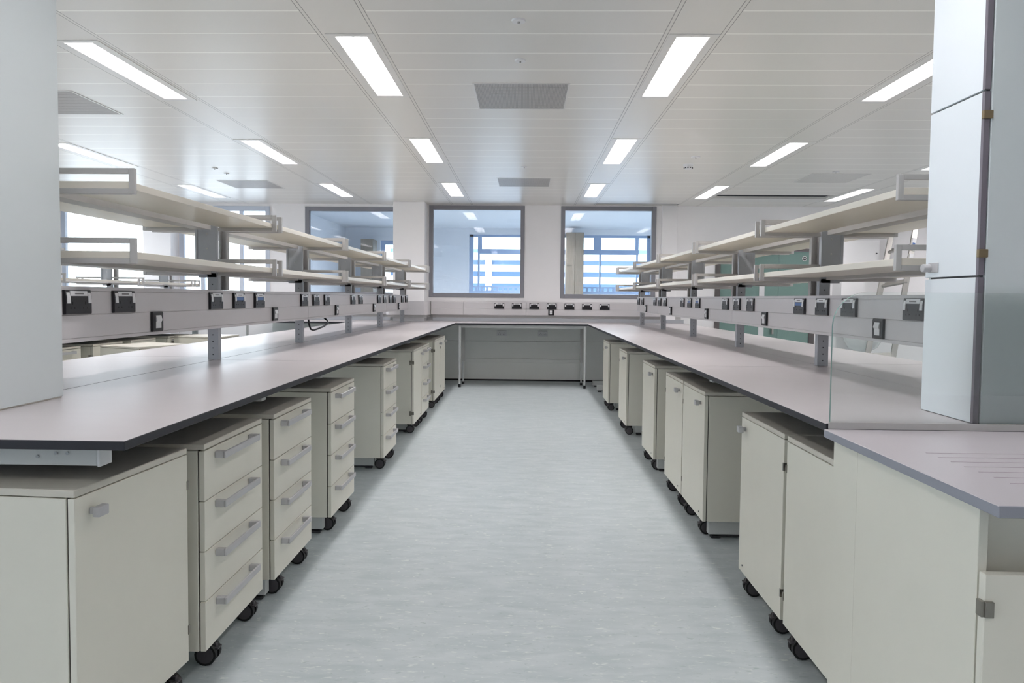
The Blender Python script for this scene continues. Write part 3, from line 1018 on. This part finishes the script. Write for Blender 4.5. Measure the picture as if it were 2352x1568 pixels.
# right side (mirrored by turning half round: near edge of the unit is its local far edge)
put(qcK, .935, 2.035, True, 'mobile cupboard beside the white end panel under the right bench')
put(qcF, .935, 2.565, True, 'second mobile cupboard from the viewer under the right bench, knob at its far edge')
put(qcN, .937, 3.705, True, 'near one of two adjoining mobile cupboards under the right bench')
put(qcN, .937, 4.225, True, 'far one of two adjoining mobile cupboards under the right bench')
put(qcN, .937, 5.140, True, 'third last mobile cupboard under the right bench')
put(qcN, .930, 6.500, True, 'second last mobile cupboard under the right bench', shift=-.08)
put(qcN, .930, 7.910, True, 'last mobile cupboard under the right bench, closest to the back bench', shift=-.12)
# second island and its aisle
put(pd, -4.075, 5.955, False, 'four-drawer unit under the island beyond the left bench, seen at the left glass column')
put(pcN, -4.075, 6.640, False, 'cupboard under the island beyond the left bench, behind the turned loose cupboard')
put(pcN, -4.085, 7.310, False, 'cupboard under the island beyond the left bench, in the middle of the row')
put(pd, -4.085, 8.090, False, 'drawer unit under the island beyond the left bench, farthest of the row')
put(pcN, -3.96, 6.56, False, 'loose cream cupboard standing askew in the aisle beyond the left bench', rot=-math.pi / 2 - math.radians(22))
put(pd, -3.485, 8.14, False, 'loose cream drawer unit standing out in the aisle beyond the left bench')

# ------------------------------------------------------------------ service columns of back-painted glass
def column(label, x0, x1, y0, y1, left):
    t = thing('service_column', label, 'column', ((x0 + x1) / 2, (y0 + y1) / 2, .9))
    g = .003
    MB().box(x0 + .012, x1 - .012, y0 + .012, y1 - .012, .90, CZ).build('core', M_dgrey if not left else M_colglass, t)
    xi = x0 if not left else x1 - .012
    for a, b in ((.902, 1.329), (1.335, 1.862), (1.868, CZ)):
        if left: continue
        MB().box(xi, xi + .012, y0 + .012, y1, a, b).build('side_panel', M_backglass, t, bevel=.001, seg=1)
    if left:
        MB().box(xi, xi + .012, y0 + .012, y1, .905, CZ).build('side_panel', M_colglass, t, bevel=.001, seg=1)
        MB().box(xi, xi + .006, y0 + .012, y1, .90, .905).build('base_trim', M_shelf, t)
        MB().box(x0, x1, y0, y0 + .012, .90, CZ).build('front_panel', M_colglass, t)
        MB().box(x0, x1 - .013, y1 - .012, y1, .90, CZ).build('rear_panel', M_colglass, t)
    else:
        for a, b in ((.902, 1.329), (1.335, 1.862), (1.868, CZ)):
            MB().box(x0, x0 + .016, y0, y0 + .012, a, b).build('corner_trim', M_coltrim, t)
        MB().box(x0 + .019, x1, y0 - .004, y0 + .010, .902, CZ).build('front_panel', M_colglass, t, bevel=.001, seg=1)
        MB().box(x0 + .013, x1, y1 - .012, y1, .90, CZ).build('rear_panel', M_colglass, t)
        for z in (1.795, 1.398):
            MB().box(x0 - .006, x0 + .022, y0 - .008, y0 + .004, z - .012, z + .012).build('hinge', M_brass, t, bevel=.002)
        MB().cyl((x0 - .014, y1 - .03, 1.365), 'x', .013, .028, 16).box(x0 - .004, x0 + .0, y1 - .075, y1 - .02, 1.350, 1.382).build('clamp', M_handle, t, bevel=.002)
column('pale blue-green glass-clad column at the left edge, standing on the left bench', -2.25, -1.585, 2.06, 2.410, True)
column('pale blue glass-clad column with grey corner strip at the right, on the right bench', 1.314, 2.30, 2.110, 2.385, False)

# ------------------------------------------------------------------ clear glass screen
t = thing('glass_screen', 'clear frameless glass screen with rounded corner standing at the near end of the right bench', 'glass screen', (1.6, 2.09, .9))
gx0, gx1, gz0, gz1, rr_ = .892, 2.35, .9012, 1.283, .10
pts = [(gx0, gz0), (gx1, gz0), (gx1, gz1)]
for i in range(0, 9):
    a = math.pi / 2 + (math.pi / 2) * i / 8
    pts.append((gx0 + rr_ + rr_ * math.cos(a), gz1 - rr_ + rr_ * math.sin(a)))
m = MB().prism(pts, 'y', 2.088, 2.096, 1, cap=0)
m.build('glass_pane', [M_tealglass, M_glassedge], t)
MB().box(.885, 2.35, 2.0775, 2.084, .886, .905).build('bottom_seal', M_steel, t)

# ------------------------------------------------------------------ sink bench end at the lower right
t = thing('sink_bench', 'white-sided bench end at the lower right with grey-edged drainer top', 'bench', (1.6, 1.7, 0))
xs0, ys0, ys1 = .870, 1.311, 2.077
m = MB().box(xs0, 2.60, ys0, ys1, .862, .885, 1, 0)
m.build('drainer_top', [M_sinktop, M_sinkedge], t, bevel=.0015, seg=1)
m = MB()
for i in range(8):
    m.box(.99 + .002 * i, 2.2, 1.767 - i * .048 - .0012, 1.767 - i * .048 + .0012, .8848, .8856)
m.build('drainer_grooves', M_groove, t)
MB().box(.900, .918, 1.93, 2.077, 0, .862).build('end_panel', M_cream, t, bevel=.001, seg=1)
MB().box(.899, .918, 1.412, 1.927, 0, .862).build('end_panel', M_cream, t, bevel=.001, seg=1)
MB().box(.919, 2.60, 1.445, 2.025, .05, .862).build('carcass', M_cream, t)
dr = MB().box(.900, 1.40, 1.388, 1.408, .06, .728).build('door', M_cream, t, bevel=.0015, seg=1)
MB().box(.8985, .915, 1.380, 1.388, .645, .676).box(.892, .9005, 1.384, 1.402, .645, .676).build('hinge', M_nickel, dr, bevel=.001)
MB().box(1.404, 1.90, 1.388, 1.408, .06, .728).build('door', M_cream, t, bevel=.0015, seg=1)

# ------------------------------------------------------------------ right background: open white door, stepladder, basin
t = thing('wall_cupboard', 'tall white wall cupboard in the right background above the wash basin', 'cupboard', (4.85, 10.6, 1.0))
MB().box(4.60, 5.13, 10.55, 10.829, 1.0, 2.14).build('carcass', M_wall, t, bevel=.002)
d_ = MB().box(4.60, 5.13, 10.528, 10.547, 1.0, 2.14).build('door', M_wall, t, bevel=.002)
MB().cyl((5.09, 10.52, 1.95), 'y', .008, .016, 10).build('door_stop', M_dgrey, d_)
MB().cyl((5.06, 10.52, 1.72), 'y', .008, .016, 10).build('lock', M_dgrey, d_)

t = thing('stepladder', 'aluminium stepladder leaning at the right background beside the glass column', 'ladder', (5.2, 10.1, 0))
def bar(m, p, q, w, dpt, mi=0):
    p, q = Vector(p), Vector(q)
    dr_ = (q - p).normalized()
    a = Vector((1, 0, 0)); a = (a - dr_ * a.dot(dr_)).normalized(); b = dr_.cross(a)
    k = len(m.v)
    for c in (p, q):
        for s, u in ((-1, -1), (1, -1), (1, 1), (-1, 1)):
            m.v.append(tuple(c + a * (s * w / 2) + b * (u * dpt / 2)))
    m.f += [(k, k + 1, k + 2, k + 3), (k + 4, k + 7, k + 6, k + 5)] + [(k + i, k + 4 + i, k + 4 + (i + 1) % 4, k + (i + 1) % 4) for i in range(4)]
    m.m += [mi] * 6
LAD = [((4.68, 10.0, .05), (5.30, 10.55, 2.20)), ((5.02, 9.95, .05), (5.62, 10.5, 2.30))]
for p, q in LAD:
    m = MB(); bar(m, p, q, .075, .03); m.build('stile', M_alu, t, bevel=.003)
    m = MB(); bar(m, (p[0], p[1], 0.0), (p[0] + .02, p[1] + .02, .07), .085, .04); m.build('foot', M_red, t)
for i in range(8):
    f = .09 + .115 * i
    a = [LAD[0][0][j] + (LAD[0][1][j] - LAD[0][0][j]) * f for j in range(3)]
    b = [LAD[1][0][j] + (LAD[1][1][j] - LAD[1][0][j]) * f for j in range(3)]
    m = MB(); bar(m, a, b, .03, .07); m.build('tread', M_alu, t)
m = MB()
p, q = Vector(LAD[1][0]), Vector(LAD[1][1])
for f0, f1, mi in ((.76, .84, 0), (.86, .94, 0)):
    a = p.lerp(q, f0) + Vector((.0, -.02, 0)); b = p.lerp(q, f1) + Vector((.0, -.02, 0))
    bar(m, a, b, .055, .012, mi)
    a2 = p.lerp(q, f0 + .02) + Vector((0, -.030, 0)); b2 = p.lerp(q, f0 + .05) + Vector((0, -.030, 0))
    bar(m, a2, b2, .035, .006, 1)
m.build('safety_sticker', [M_white, M_blue], t)
m = MB(); bar(m, p.lerp(q, .30) + Vector((0, -.02, 0)), p.lerp(q, .33) + Vector((0, -.02, 0)), .07, .014); m.build('red_clip', M_red, t)

t = thing('wash_basin', 'white wall-hung wash basin low behind the right bench', 'basin', (4.98, 10.6, .5))
prof = [(.03, .52), (.12, .535), (.20, .58), (.255, .68), (.27, .80), (.275, .84), (.25, .84), (.23, .79), (.17, .66), (.05, .62)]
n = 28
m = MB()
for r, z in prof:
    for i in range(n):
        a = 2 * math.pi * i / n
        m.v.append((4.93 + r * math.cos(a), 10.54 + r * .9 * math.sin(a), z))
for j in range(len(prof) - 1):
    for i in range(n):
        k = (i + 1) % n
        m.f.append((j * n + i, j * n + k, (j + 1) * n + k, (j + 1) * n + i)); m.m.append(0)
m.f.append(tuple(reversed(range(n)))); m.m.append(0)
m.f.append(tuple((len(prof) - 1) * n + i for i in range(n))); m.m.append(0)
m.build('bowl', M_ceramic, t, smooth=True)
MB().tube([(4.93, 10.80, .95), (4.93, 10.72, 1.0), (4.93, 10.62, .98), (4.93, 10.58, .93)], .012).cyl((4.93, 10.80, .95), 'y', .025, .04, 14).build('tap', M_nickel, t, smooth=True)

print('objects', len(bpy.data.objects))
